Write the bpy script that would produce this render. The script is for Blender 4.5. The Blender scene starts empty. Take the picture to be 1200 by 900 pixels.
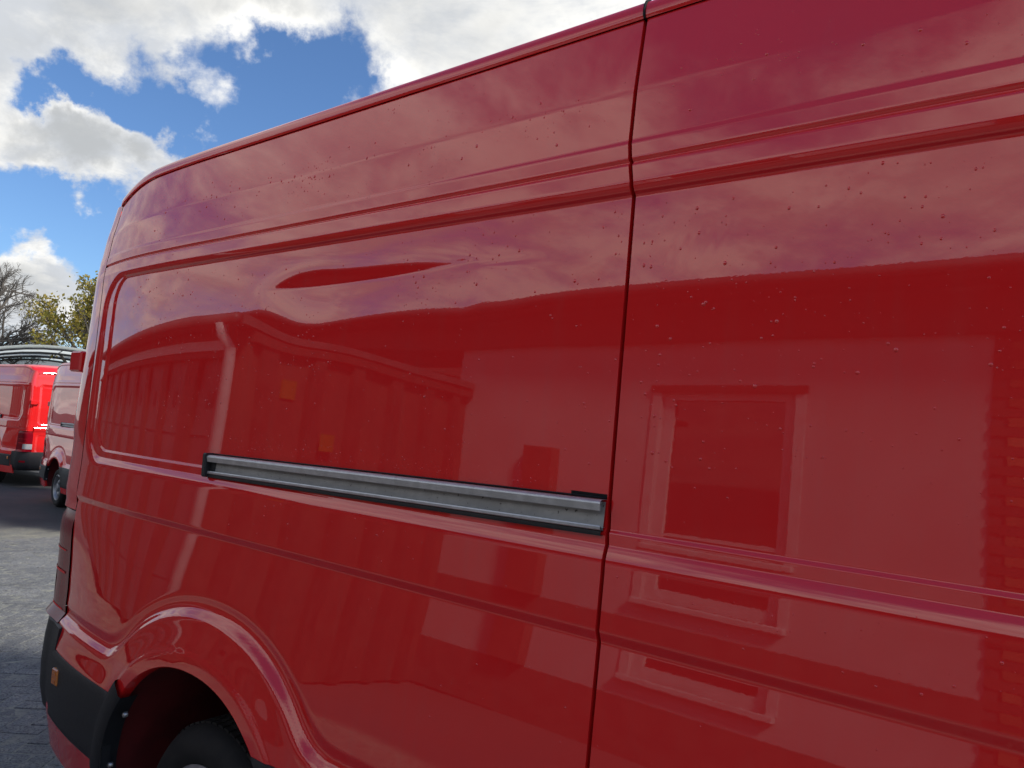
import bpy, math, random
import numpy as np
from mathutils import Matrix, Vector
RAD = math.radians
scene = bpy.context.scene
COL = scene.collection
random.seed(7)
rng = np.random.default_rng(11)

# ------------------------------------------------------------------ camera
# pixel geometry of the photograph (1200 x 900): vanishing point of the van's side, roll of the phone
F_PX, ROLL, VP, CAM_D, CAM_Z = 890.0, 4.0, (-510.0, 428.0), 1.35, 1.66
def camera_axes():
    r = RAD(ROLL)
    d = np.array([(VP[0] - 600) / F_PX, (VP[1] - 450) / F_PX, 1.0]); d /= np.linalg.norm(d)
    h = np.array([math.cos(r), math.sin(r), 0])
    up = np.cross(d, h); up /= np.linalg.norm(up)
    if up[1] > 0: up = -up
    X = -d
    return np.array([X, np.cross(up, X), up])
R_CAM = camera_axes()
cam_data = bpy.data.cameras.new('camera')
cam_data.sensor_width = 36.0
cam_data.lens = F_PX / 1200 * 36
cam_data.clip_start, cam_data.clip_end = 0.05, 3000
cam = bpy.data.objects.new('camera', cam_data); COL.objects.link(cam)
M = Matrix.Identity(4)
for i in range(3):
    M[i][0], M[i][1], M[i][2] = R_CAM[i, 0], -R_CAM[i, 1], -R_CAM[i, 2]
M[0][3], M[1][3], M[2][3] = 0, -CAM_D, CAM_Z
cam.matrix_world = M
scene.camera = cam

# ------------------------------------------------------------------ light
SUN_ELEV, SUN_AZ = RAD(40), RAD(27)          # azimuth of the sun seen from above, from +X towards +Y
sun_dir = Vector((math.cos(SUN_ELEV) * math.cos(SUN_AZ), math.cos(SUN_ELEV) * math.sin(SUN_AZ), math.sin(SUN_ELEV)))
sd = bpy.data.lights.new('sun', 'SUN'); sd.energy = 2.9; sd.angle = RAD(10); sd.color = (1.0, 0.95, 0.87)
sun = bpy.data.objects.new('sun', sd); COL.objects.link(sun)
sun.rotation_euler = sun_dir.to_track_quat('Z', 'Y').to_euler()
sun.location = (0, 0, 30)
scene.view_settings.view_transform = 'Standard'
scene.view_settings.look = 'None'
scene.view_settings.gamma = 1.0
scene.view_settings.exposure = 0.60
scene.view_settings.use_curve_mapping = False
scene.cycles.max_bounces = 6; scene.cycles.diffuse_bounces = 3; scene.cycles.glossy_bounces = 3; scene.cycles.transmission_bounces = 3

class NT:
    """tiny helper to wire shader nodes"""
    def __init__(s, tree):
        s.t = tree; s.n = tree.nodes; s.l = tree.links
    def node(s, kind, **kw):
        n = s.n.new(kind)
        for k, v in kw.items(): setattr(n, k, v)
        return n
    def link(s, a, b): s.l.new(a, b)
    def val(s, sock, v):
        if hasattr(v, 'is_linked') or isinstance(v, bpy.types.NodeSocket): s.l.new(v, sock)
        else: sock.default_value = v
    def math(s, op, a, b=0.0, c=0.0, clamp=False):
        n = s.node('ShaderNodeMath', operation=op); n.use_clamp = clamp
        s.val(n.inputs[0], a); s.val(n.inputs[1], b); s.val(n.inputs[2], c)
        return n.outputs[0]
    def vmath(s, op, a, b=None, out=0):
        n = s.node('ShaderNodeVectorMath', operation=op)
        s.val(n.inputs[0], a)
        if b is not None: s.val(n.inputs[1], b)
        return n.outputs[out]
    def mix(s, fac, a, b, blend='MIX'):
        n = s.node('ShaderNodeMix', data_type='RGBA', blend_type=blend)
        s.val(n.inputs[0], fac); s.val(n.inputs[6], a); s.val(n.inputs[7], b)
        return n.outputs[2]
    def noise(s, vec, scale, detail=4, rough=0.55, dist=0.0, dim='3D', lac=2.0):
        n = s.node('ShaderNodeTexNoise', noise_dimensions=dim)
        if vec is not None: s.link(vec, n.inputs['Vector'])
        n.inputs['Scale'].default_value = scale; n.inputs['Detail'].default_value = detail
        n.inputs['Roughness'].default_value = rough; n.inputs['Distortion'].default_value = dist
        n.inputs['Lacunarity'].default_value = lac
        return n.outputs[0]
    def smooth(s, v, a, b, lo=0.0, hi=1.0):
        n = s.node('ShaderNodeMapRange', interpolation_type='SMOOTHSTEP')
        s.val(n.inputs[0], v)
        n.inputs[1].default_value = a; n.inputs[2].default_value = b
        n.inputs[3].default_value = lo; n.inputs[4].default_value = hi
        return n.outputs[0]

def pix_dir(u, v):
    w = R_CAM @ np.array([(u - 600) / F_PX, (v - 450) / F_PX, 1.0])
    return w / np.linalg.norm(w)

def build_world():
    w = bpy.data.worlds.new('World'); scene.world = w; w.use_nodes = True
    t = NT(w.node_tree); t.n.clear()
    out = t.node('ShaderNodeOutputWorld'); bg = t.node('ShaderNodeBackground')
    sky = t.node('ShaderNodeTexSky', sky_type='NISHITA')
    sky.sun_disc = False; sky.sun_elevation = SUN_ELEV
    sky.sun_rotation = math.pi / 2 - SUN_AZ
    sky.altitude = 0; sky.air_density = 1.0; sky.dust_density = 0.6; sky.ozone_density = 2.0
    STR = 0.10
    bg.inputs[1].default_value = STR
    tc = t.node('ShaderNodeTexCoord')
    d = t.vmath('NORMALIZE', tc.outputs['Generated'])
    sep = t.node('ShaderNodeSeparateXYZ'); t.link(d, sep.inputs[0])
    # a cloud layer seen in perspective: direction divided by its height above the horizon
    h = t.math('ADD', t.math('MAXIMUM', sep.outputs[2], 0.0), 0.22)
    comb = t.node('ShaderNodeCombineXYZ')
    t.link(t.math('DIVIDE', sep.outputs[0], h), comb.inputs[0])
    t.link(t.math('DIVIDE', sep.outputs[1], h), comb.inputs[1])
    comb.inputs[2].default_value = 11.3
    p = comb.outputs[0]
    n1 = t.noise(p, 1.15, 9, 0.56, 0.25)
    n2 = t.noise(p, 0.42, 3, 0.5)
    cover = t.math('ADD', t.math('MULTIPLY', n1, 0.75), t.math('MULTIPLY', n2, 0.45))
    n3 = t.noise(p, 4.5, 8, 0.62, 0.3)
    cover = t.math('ADD', cover, t.math('MULTIPLY_ADD', n3, 0.36, -0.18))
    # clouds of the photograph: banks and breaks in the directions where it shows them
    wn = t.node('ShaderNodeTexNoise'); t.link(d, wn.inputs['Vector'])
    wn.inputs['Scale'].default_value = 7.0; wn.inputs['Detail'].default_value = 7.0; wn.inputs['Roughness'].default_value = 0.6
    off = t.vmath('MULTIPLY', t.vmath('SUBTRACT', wn.outputs[1], (0.5, 0.5, 0.5)), (0.26, 0.26, 0.26))
    dw = t.vmath('ADD', d, off)
    for (u, v, wdt, amt) in BLOBS:
        c = pix_dir(u, v)
        dist = t.vmath('DISTANCE', dw, tuple(c), out=1)
        cover = t.math('ADD', cover, t.smooth(dist, 0.0, wdt, amt, 0.0))
    cover = t.math('SUBTRACT', cover, t.smooth(sep.outputs[2], 0.50, 0.80, 0.0, 0.17))      # thinner overhead
    mask = t.smooth(cover, 0.47, 0.70)
    # light and shade inside the clouds: the same noise sampled a little nearer the sun
    sh = t.vmath('ADD', p, (0.10, 0.16, 0.0))
    n1b = t.noise(sh, 1.15, 6, 0.56, 0.25)
    n3b = t.noise(t.vmath('ADD', p, (0.03, 0.05, 0.0)), 4.5, 6, 0.62, 0.3)
    lit = t.smooth(t.math('ADD', t.math('SUBTRACT', n1, n1b), t.math('MULTIPLY', t.math('SUBTRACT', n3, n3b), 0.6)), -0.12, 0.14)
    thick = t.smooth(cover, 0.66, 0.95)
    body = t.mix(lit, (4.5, 4.7, 5.0, 1), (7.4, 7.3, 7.0, 1))
    body = t.mix(t.math('MULTIPLY', thick, 0.75), body, (3.2, 3.32, 3.40, 1))
    skyc = t.mix(1.0, sky.outputs[0], (0.62, 0.80, 1.02, 1), 'MULTIPLY')
    colr = t.mix(mask, skyc, body)
    t.link(colr, bg.inputs[0]); t.link(bg.outputs[0], out.inputs[0])
BLOBS = [(150, 80, .09, -.34), (175, 112, .06, -.24), (70, 82, .06, -.26), (270, 105, .12, -.34), (340, 150, .13, -.36), (430, 105, .09, -.28), (240, 205, .11, -.30), (60, 262, .10, -.30), (125, 272, .09, -.28), (15, 240, .07, -.20), (100, 98, .05, -.20),
         (50, 140, .11, .17), (120, 135, .08, .10), (195, 158, .055, .20), (100, 205, .09, .34), (420, 128, .035, .15), (40, 330, .12, .28), (0, 300, .08, .1),
         (640, 30, .40, .18), (330, 20, .18, .18), (80, 10, .16, .16), (500, 55, .12, .12)]
build_world()

# ------------------------------------------------------------------ mesh helpers
class MB:
    def __init__(s): s.v = []; s.f = []; s.m = []
    def add(s, verts, faces, mi=0):
        o = len(s.v); s.v += [tuple(map(float, p)) for p in verts]
        s.f += [tuple(i + o for i in f) for f in faces]; s.m += [mi] * len(faces); return s
    def box(s, a, b, bev=0.0, mi=0, rot=None, cen=None):
        x0, y0, z0 = a; x1, y1, z1 = b
        if bev <= 0:
            vs = [(x, y, z) for z in (z0, z1) for y in (y0, y1) for x in (x0, x1)]
            fs = [(0, 2, 3, 1), (4, 5, 7, 6), (0, 1, 5, 4), (2, 6, 7, 3), (0, 4, 6, 2), (1, 3, 7, 5)]
        else:
            # chamfered box: 24 vertices
            vs = []; idx = {}
            for ix, x in enumerate((x0, x1)):
                for iy, y in enumerate((y0, y1)):
                    for iz, z in enumerate((z0, z1)):
                        sx, sy, sz = (1 - 2 * ix) * bev, (1 - 2 * iy) * bev, (1 - 2 * iz) * bev
                        idx[ix, iy, iz, 0] = len(vs); vs.append((x, y + sy, z + sz))
                        idx[ix, iy, iz, 1] = len(vs); vs.append((x + sx, y, z + sz))
                        idx[ix, iy, iz, 2] = len(vs); vs.append((x + sx, y + sy, z))
            fs = []
            g = lambda *k: idx[k]
            fs += [(g(0,0,0,0), g(0,0,1,0), g(0,1,1,0), g(0,1,0,0)), (g(1,0,0,0), g(1,1,0,0), g(1,1,1,0), g(1,0,1,0))]
            fs += [(g(0,0,0,1), g(1,0,0,1), g(1,0,1,1), g(0,0,1,1)), (g(0,1,0,1), g(0,1,1,1), g(1,1,1,1), g(1,1,0,1))]
            fs += [(g(0,0,0,2), g(0,1,0,2), g(1,1,0,2), g(1,0,0,2)), (g(0,0,1,2), g(1,0,1,2), g(1,1,1,2), g(0,1,1,2))]
            for iy in (0, 1):
                for iz in (0, 1): fs.append((g(0,iy,iz,1), g(1,iy,iz,1), g(1,iy,iz,2), g(0,iy,iz,2)))
            for ix in (0, 1):
                for iz in (0, 1): fs.append((g(ix,0,iz,0), g(ix,1,iz,0), g(ix,1,iz,2), g(ix,0,iz,2)))
                for iy in (0, 1): fs.append((g(ix,iy,0,0), g(ix,iy,1,0), g(ix,iy,1,1), g(ix,iy,0,1)))
            for ix in (0, 1):
                for iy in (0, 1):
                    for iz in (0, 1): fs.append((g(ix,iy,iz,0), g(ix,iy,iz,1), g(ix,iy,iz,2)))
        if rot is not None:
            c = Vector(cen) if cen else Vector(((x0+x1)/2, (y0+y1)/2, (z0+z1)/2))
            vs = [tuple(rot @ (Vector(p) - c) + c) for p in vs]
        return s.add(vs, fs, mi)
    def grid(s, P, mi=0, closed=False, keep=None):
        """P: array rows x cols x 3"""
        P = np.asarray(P, float); r, c = P.shape[:2]
        o = len(s.v); s.v += [tuple(p) for p in P.reshape(-1, 3)]
        cc = c if closed else c - 1
        for i in range(r - 1):
            for j in range(cc):
                if keep is not None and not keep[i, j]: continue
                j2 = (j + 1) % c
                s.f.append((o + i*c + j, o + i*c + j2, o + (i+1)*c + j2, o + (i+1)*c + j)); s.m.append(mi)
        return s
    def tube(s, pts, rad, seg=8, mi=0, cap=True):
        pts = [Vector(p) for p in pts]
        rads = rad if hasattr(rad, '__len__') else [rad] * len(pts)
        o = len(s.v); up = None
        for i, p in enumerate(pts):
            t = (pts[min(i+1, len(pts)-1)] - pts[max(i-1, 0)]).normalized()
            if up is None: up = Vector((0, 0, 1)) if abs(t.z) < 0.9 else Vector((1, 0, 0))
            a = t.cross(up).normalized(); b = a.cross(t).normalized(); up = b
            for k in range(seg):
                q = 2 * math.pi * k / seg
                s.v.append(tuple(p + (a * math.cos(q) + b * math.sin(q)) * rads[i]))
        for i in range(len(pts) - 1):
            for k in range(seg):
                k2 = (k + 1) % seg
                s.f.append((o + i*seg + k, o + i*seg + k2, o + (i+1)*seg + k2, o + (i+1)*seg + k)); s.m.append(mi)
        if cap:
            s.f.append(tuple(o + k for k in reversed(range(seg)))); s.m.append(mi)
            e = o + (len(pts)-1) * seg
            s.f.append(tuple(e + k for k in range(seg))); s.m.append(mi)
        return s
    def lathe(s, prof, cen, seg=48, mi=0):
        """prof: (radius, y) pairs, turned about the Y axis through cen"""
        P = []
        for r, y in prof:
            P.append([(cen[0] + r * math.cos(2*math.pi*k/seg), cen[1] + y, cen[2] + r * math.sin(2*math.pi*k/seg)) for k in range(seg)])
        return s.grid(np.array(P), mi, closed=True)
    def prism(s, poly, z0, z1, mi=0):
        n = len(poly)
        vs = [(x, y, z0) for x, y in poly] + [(x, y, z1) for x, y in poly]
        fs = [tuple(reversed(range(n))), tuple(range(n, 2*n))] + [(i, (i+1) % n, n + (i+1) % n, n + i) for i in range(n)]
        return s.add(vs, fs, mi)
    def build(s, name, mats, parent=None, smooth=False, off=(0, 0, 0), angle=None):
        me = bpy.data.meshes.new(name)
        v = np.array(s.v, float) - np.array(off)
        me.from_pydata(v.tolist(), [], s.f)
        if not isinstance(mats, (list, tuple)): mats = [mats]
        for m in mats: me.materials.append(m)
        if len(mats) > 1: me.polygons.foreach_set('material_index', s.m)
        if smooth: me.polygons.foreach_set('use_smooth', [True] * len(s.f))
        me.update()
        if angle is not None: me.set_sharp_from_angle(angle=RAD(angle))
        o = bpy.data.objects.new(name, me); COL.objects.link(o)
        if parent is not None: o.parent = parent
        return o

def tag(o, label=None, cat=None, group=None, kind=None):
    if label: o['label'] = label
    if cat: o['category'] = cat
    if group: o['group'] = group
    if kind: o['kind'] = kind
    return o
def empty(name, loc, rz=0.0):
    o = bpy.data.objects.new(name, None); COL.objects.link(o)
    o.location = loc; o.rotation_euler = (0, 0, rz); o.empty_display_size = 0.2
    return o
def children(o): return [c for c in bpy.data.objects if c.parent == o]
def copy_tree(o, parent=None, skip=()):
    c = o.copy(); COL.objects.link(c); c.parent = parent
    for ch in children(o):
        if ch in skip: continue
        copy_tree(ch, c, skip)
    return c
def sstep(a, b, x):
    t = np.clip((np.asarray(x, float) - a) / (b - a), 0, 1); return t * t * (3 - 2 * t)

# ------------------------------------------------------------------ materials
MAT = {}
def principled(name, col, rough=0.5, metal=0.0, **kw):
    m = bpy.data.materials.new(name); m.use_nodes = True
    b = m.node_tree.nodes['Principled BSDF']
    b.inputs['Base Color'].default_value = (*col, 1); b.inputs['Roughness'].default_value = rough; b.inputs['Metallic'].default_value = metal
    for k, v in kw.items(): b.inputs[k].default_value = v
    MAT[name] = m
    return m, NT(m.node_tree), b
def varied(name, c0, c1, scale, rough=0.6, metal=0.0, bump=0.0, bscale=None, detail=5, objrand=0.0, **kw):
    m, t, b = principled(name, c0, rough, metal, **kw)
    tc = t.node('ShaderNodeTexCoord')
    n = t.noise(tc.outputs['Object'], scale, detail, 0.6)
    f = t.smooth(n, 0.35, 0.65)
    c = t.mix(f, (*c0, 1), (*c1, 1))
    if objrand:
        oi = t.node('ShaderNodeObjectInfo')
        hsv = t.node('ShaderNodeHueSaturation'); t.link(c, hsv.inputs['Color'])
        t.link(t.math('MULTIPLY_ADD', oi.outputs['Random'], 2 * objrand, 1 - objrand), hsv.inputs['Value'])
        c = hsv.outputs[0]
    t.link(c, b.inputs['Base Color'])
    t.link(t.math('MULTIPLY_ADD', n, 0.3, rough - 0.15), b.inputs['Roughness'])
    if bump:
        bn = t.node('ShaderNodeBump'); bn.inputs['Strength'].default_value = bump; bn.inputs['Distance'].default_value = 0.01
        t.link(t.noise(tc.outputs['Object'], bscale or scale * 6, 4, 0.6), bn.inputs['Height'])
        t.link(bn.outputs[0], b.inputs['Normal'])
    return m

def make_paint():
    m, t, b = principled('red_paint', (0.64, 0.013, 0.020), 0.3)
    b.inputs['Coat Weight'].default_value = 1.0
    b.inputs['Coat Roughness'].default_value = 0.012
    b.inputs['Coat IOR'].default_value = 1.80
    b.inputs['Specular IOR Level'].default_value = 0.0
    tc = t.node('ShaderNodeTexCoord')
    # faint orange peel in the clear coat and a film of dried rain
    bn = t.node('ShaderNodeBump'); bn.inputs['Strength'].default_value = 0.012; bn.inputs['Distance'].default_value = 0.0006
    t.link(t.noise(tc.outputs['Object'], 130, 2, 0.5), bn.inputs['Height'])
    t.link(bn.outputs[0], b.inputs['Coat Normal'])
    film = t.noise(tc.outputs['Object'], 3.0, 6, 0.65)
    c = t.mix(t.smooth(film, 0.4, 0.8, 0, 1), (0.80, 0.020, 0.021, 1), (0.76, 0.023, 0.024, 1))
    # road dust: faint vertical runs, thicker low down
    mp = t.node('ShaderNodeMapping'); mp.inputs['Scale'].default_value = (1, 1, 0.12)
    t.link(tc.outputs['Object'], mp.inputs['Vector'])
    runs = t.noise(mp.outputs[0], 22, 6, 0.65)
    sp = t.node('ShaderNodeSeparateXYZ'); t.link(tc.outputs['Object'], sp.inputs[0])
    low = t.smooth(sp.outputs[2], 0.35, 1.0, 0.30, 0.05)
    dust = t.math('MULTIPLY', t.smooth(runs, 0.48, 0.80), low)
    c = t.mix(dust, c, (0.26, 0.19, 0.16, 1))
    t.link(c, b.inputs['Base Color'])
    t.link(t.math('MULTIPLY_ADD', dust, 0.35, t.smooth(film, 0.35, 0.75, 0.001, 0.008)), b.inputs['Coat Roughness'])
    return m
make_paint()
varied('black_plastic', (0.012, 0.013, 0.016), (0.020, 0.021, 0.024), 60, 0.55, bump=0.15, bscale=900)
varied('tyre_rubber', (0.010, 0.010, 0.011), (0.022, 0.021, 0.020), 18, 0.8, bump=0.2, bscale=300)
varied('wheel_steel', (0.30, 0.31, 0.33), (0.42, 0.43, 0.45), 12, 0.42, 0.6)
varied('rail_steel', (0.50, 0.51, 0.52), (0.62, 0.63, 0.64), 25, 0.38, 0.55, bump=0.1, bscale=200)
def rail_plate():
    m, t, b = principled('rail_plate', (0.3, 0.31, 0.31), 0.6, 0.35)
    tc = t.node('ShaderNodeTexCoord')
    n = t.noise(tc.outputs['Object'], 14, 6, 0.65); n2 = t.noise(tc.outputs['Object'], 90, 3, 0.6)
    c = t.mix(t.smooth(n, 0.4, 0.62), (0.36, 0.365, 0.36, 1), (0.44, 0.445, 0.435, 1))
    c = t.mix(t.smooth(n2, 0.62, 0.74), c, (0.05, 0.045, 0.04, 1))
    t.link(c, b.inputs['Base Color'])
rail_plate()
principled('black_gap', (0.004, 0.004, 0.004), 0.9)
varied('under_seal', (0.014, 0.013, 0.013), (0.035, 0.028, 0.026), 9, 0.9)
varied('liner_red', (0.10, 0.008, 0.010), (0.16, 0.012, 0.014), 7, 0.65)
principled('lamp_red', (0.22, 0.004, 0.012), 0.2, **{'Specular IOR Level': 0.12})
principled('lamp_strip', (0.85, 0.02, 0.03), 0.4, **{'Specular IOR Level': 0.1})
principled('lamp_amber', (0.62, 0.17, 0.01), 0.25, **{'Coat Weight': 1.0})
principled('lamp_clear', (0.55, 0.56, 0.58), 0.12, 0.3, **{'Coat Weight': 1.0})
principled('dark_glass', (0.010, 0.012, 0.014), 0.03, **{'Coat Weight': 1.0})
principled('plate_blue', (0.10, 0.16, 0.32), 0.4)
principled('screw_metal', (0.45, 0.45, 0.45), 0.35, 0.8)
m, t, b = principled('water', (1, 1, 1), 0.0, **{'IOR': 1.33, 'Transmission Weight': 1.0})

# ------------------------------------------------------------------ shape of the van's flank (metres; y grows into the van)
XW, ZW, RT = -2.15, 0.345, 0.345           # rear wheel
ZA = 0.385
XWF = XW + 3.64                            # front wheel
X_REAR, X_FRONT = -3.40, 2.42
W_VAN = 1.92                               # flank to flank (mirror plane at W/2)
_pz = np.array([0.20, 0.45, 0.62, 0.80, 0.95, 1.10, 1.257, 1.279, 1.405, 2.20, 2.286, 2.293, 2.41, 2.60])
def _profile():
    lean = lambda d: math.tan(RAD(d))
    y = {}
    y[1.405] = -0.0220
    y[1.279] = y[1.405] - 0.126 * lean(4.2)
    y[1.257] = y[1.279] + 0.0080
    y[1.10] = y[1.257] - 0.157 * lean(7.9)
    y[0.95] = y[1.10] - 0.15 * lean(7.2)
    y[0.80] = y[0.95] - 0.15 * lean(4.5)
    y[0.62] = y[0.80] - 0.18 * lean(1.5)
    y[0.45] = y[0.62] + 0.004
    y[0.20] = y[0.45] + 0.05
    y[2.20] = 0.0040
    y[2.286] = 0.0125
    y[2.293] = 0.0155
    y[2.41] = y[2.293] + 0.117 * lean(6.5)
    y[2.60] = y[2.41] + 0.19 * lean(10.5)
    return np.array([y[z] for z in _pz])
_py = _profile()
_zz = np.arange(0.15, 2.70, 0.001)
_yy = np.interp(_zz, _pz, _py)
_k = np.exp(-0.5 * (np.arange(-30, 31) / 2.0) ** 2); _k /= _k.sum()
_yy = np.convolve(np.pad(_yy, 30, mode='reflect', reflect_type='odd'), _k, mode='valid')
def frame_y(z): return np.interp(z, _zz, _yy)
# recessed window panel of the flank: a rolled shoulder outside, a narrow strip, a small inner rim
REC2 = (-3.335, 0.44, 1.405, 2.199)        # x0, x1, z0, z1 of the outer shoulder
REC1 = (-3.245, 0.38, 1.468, 2.1795)        # of the inner rim
def sd_round(x, z, x0, x1, z0, z1, r):
    cx, cz = (x0 + x1) / 2, (z0 + z1) / 2
    qx, qz = np.abs(x - cx) - ((x1 - x0) / 2 - r), np.abs(z - cz) - ((z1 - z0) / 2 - r)
    return np.hypot(np.maximum(qx, 0), np.maximum(qz, 0)) + np.minimum(np.maximum(qx, qz), 0) - r
def panel_y(z): return (z - 1.46) * math.tan(RAD(1.5))
def smin(a, b, k):
    h = np.clip(0.5 + 0.5 * (b - a) / k, 0, 1); return b * (1 - h) + a * h - k * h * (1 - h)
def arch_r(x, z, xc): return ((np.abs(x - xc) / 1.03) ** 2.15 + np.abs(np.maximum(z - ZA, -0.35)) ** 2.15) ** (1 / 2.15)
# the dent
D0, D1, D2 = (-2.035, 2.052), (-1.269, 2.067), (-0.99, 2.060)
def dent_y(x, z):
    s = (x - D0[0]) / (D1[0] - D0[0])
    zl = D0[1] + (D1[1] - D0[1]) * s + 0.010 * np.sin(np.clip(s, 0, 1) * math.pi) * -0.9
    a = sstep(-0.22, 0.28, s) * np.clip(1.10 - s, 0, 1) ** 0.7 * sstep(1.10, 0.98, s)
    d = z - zl
    w1 = 0.100; w2 = 0.25
    up = np.clip(1 - d / w1, 0, 1) ** 2; dn = np.clip(1 + d / w2, 0, 1) ** 2
    dent = 0.0056 * a * np.where(d > 0, up, dn)
    # the tail of the crease running forward
    s2 = (x - D1[0]) / (D2[0] - D1[0]); z2 = D1[1] + (D2[1] - D1[1]) * s2
    tail = 0.00035 * sstep(-0.25, 0.05, s2) * (1 - sstep(0.5, 1.0, s2)) * np.clip(1 - np.abs(z - z2) / 0.014, 0, 1)
    # buckling of the sheet round it
    env = np.exp(-((x + 1.62) / 0.55) ** 2 - ((z - 1.96) / 0.16) ** 2)
    wave = 0.0008 * env * np.sin((x + 1.55) * 9.0) + 0.0010 * np.exp(-((x + 1.20) / 0.16) ** 2 - ((z - 2.0) / 0.10) ** 2)
    # faint slanted ripples in the door skin
    q = (x + 0.66) - (z - 2.03) * 0.28
    ribs = 0.00004 * np.sin(q * 2 * math.pi / 0.028) * sstep(0.075, 0.055, np.abs(q)) * sstep(0.060, 0.035, np.abs(z - 2.055))
    return dent + tail + wave + ribs
def side_y(x, z, dent=False):
    x = np.asarray(x, float); z = np.asarray(z, float)
    fy = frame_y(z)
    sd2 = sd_round(x, z, *REC2, 0.17); sd1 = sd_round(x, z, *REC1, 0.115)
    wid = np.interp(z, [1.5, 2.1], [0.040, 0.022])
    q = np.clip(-sd2 / wid, 0, 1)
    w2 = 0.75 * q ** 2 + 0.25 * q
    rim = sstep(0.001, -0.009, sd1)
    inner = panel_y(z)
    y = fy * (1 - w2) + (inner - 0.006 * (1 - rim)) * w2
    # thin joint between roof panel and flank
    y = y + 0.006 * np.exp(-((z - 2.244) / 0.0045) ** 2)
    # wheel arch flares and flared lower body
    ra = np.minimum(arch_r(x, z, XW), arch_r(x, z, XWF)) - 0.655
    fl = smin(ra, z - 0.80, 0.07)
    y = y + 0.006 * sstep(0.050, 0.014, fl) - 0.026 * sstep(0.012, -0.026, fl) - 0.016 * sstep(-0.02, -0.13, fl)
    # flat lip round the wheel opening
    y = y - 0.005 * sstep(0.074, 0.067, ra + 0.185)
    # plan taper towards the tail and the nose
    tq = np.maximum(-(x + 2.55), 0)
    y = y + (0.040 + 0.052 * sstep(1.25, 0.85, z)) * (tq / 0.85) ** 2.4
    y = y + 0.16 * (np.maximum(x - 1.3, 0) / 1.1) ** 2.2
    if dent: y = y + dent_y(x, z)
    # soft unevenness of sheet metal
    y = y + rim * (0.00045 * np.sin(x * 3.1 + 1.0) * np.sin(z * 5.0) + 0.00025 * np.sin(x * 7.3 + z * 4.0))
    return y
def drop(x, z):
    """roof line falls away at the tail and the nose"""
    q = np.maximum(-(x + 3.02), 0) / 0.42
    return 0.075 * q ** 2.2 * sstep(2.15, 2.60, z)
Z_TOP = 2.585
def x_rear(z): return np.interp(z, [0.3, 0.78, 1.2, 1.9, 2.6], [-3.285, -3.285, -3.322, -3.36, -3.40])
gap_z = np.array([0.30, 1.02, 1.28, 1.39, 1.43, 1.47, 1.53, 2.20, 2.244, 2.292, 2.582, 2.66])
gap_x = np.array([-0.785, -0.79, -0.801, -0.802, -0.804, -0.8075, -0.810, -0.807, -0.815, -0.822, -0.829, -0.832])
def gap_at(z): return np.interp(z, gap_z, gap_x)

def zlines(z0, z1, base, fine):
    """rows: close together where the flank is creased"""
    out = [z0]
    marks = [1.255, 1.28, 1.41, 1.44, 1.465, 2.17, 2.195, 2.244, 2.292]
    while out[-1] < z1 - 1e-6:
        z = out[-1]
        dmin = min(abs(z - q) for q in marks)
        st = fine if dmin < 0.02 else base
        out.append(min(z + st, z1))
    return np.array(out)
OFF = (-0.55, W_VAN / 2, 0.0)                # base point of the van

def flank(name, xl, xr, z0, z1, step, fine, parent, mirror=False, dent=False, arch=None, flange=0.022, xs=None, mat='red_paint', out=0.0, ztopf=None):
    zs = zlines(z0, z1, step if dent else max(step, 0.012), fine)
    n = max(2, int(abs(float(xr(1.5)) - float(xl(1.5))) / step))
    s = np.linspace(0, 1, n + 1) if xs is None else xs
    Z, S = np.meshgrid(zs, s, indexing='ij')
    XL, XR = xl(Z), xr(Z)
    X = XL + (XR - XL) * S
    if ztopf is not None:
        zt = ztopf(X); Z = z0 + (Z - z0) * (zt - z0) / (z1 - z0)
    keep = None
    if arch is not None:
        r = arch_r(X, Z, arch)
        inside = r < 0.492
        keep = ~(inside[:-1, :-1] & inside[1:, :-1] & inside[:-1, 1:] & inside[1:, 1:])
        # pull the inner ring of kept vertices on to the lip
        k = np.where(inside, 0.492 / np.maximum(r, 1e-6), 1.0)
        nb = np.zeros_like(inside)
        for q in ((slice(0, -1), slice(0, -1)), (slice(0, -1), slice(1, None)), (slice(1, None), slice(0, -1)), (slice(1, None), slice(1, None))):
            nb[q] |= keep
        sel = inside & nb
        X = np.where(sel, arch + (X - arch) * k, X); Z = np.where(sel, ZA + (Z - ZA) * k, Z)
    Y = side_y(X, Z, dent) - out
    Zd = Z - drop(X, Z)
    P = np.stack([X, Y, Zd], -1)
    if flange:
        ends = []
        for e in (0, -1):
            c = P[:, e:e + 1].copy() if e == 0 else P[:, -1:].copy()
            c[..., 1] += flange; ends.append(c)
        P = np.concatenate([ends[0], P, ends[1]], 1)
        if keep is not None: keep = np.concatenate([keep[:, :1], keep, keep[:, -1:]], 1)
    if mirror:
        P[..., 1] = W_VAN - P[..., 1]; P = P[:, ::-1]; keep = keep[:, ::-1] if keep is not None else None
    mb = MB().grid(P, keep=keep)
    return mb.build(name, MAT[mat], parent, smooth=True, off=OFF, angle=50)

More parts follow.
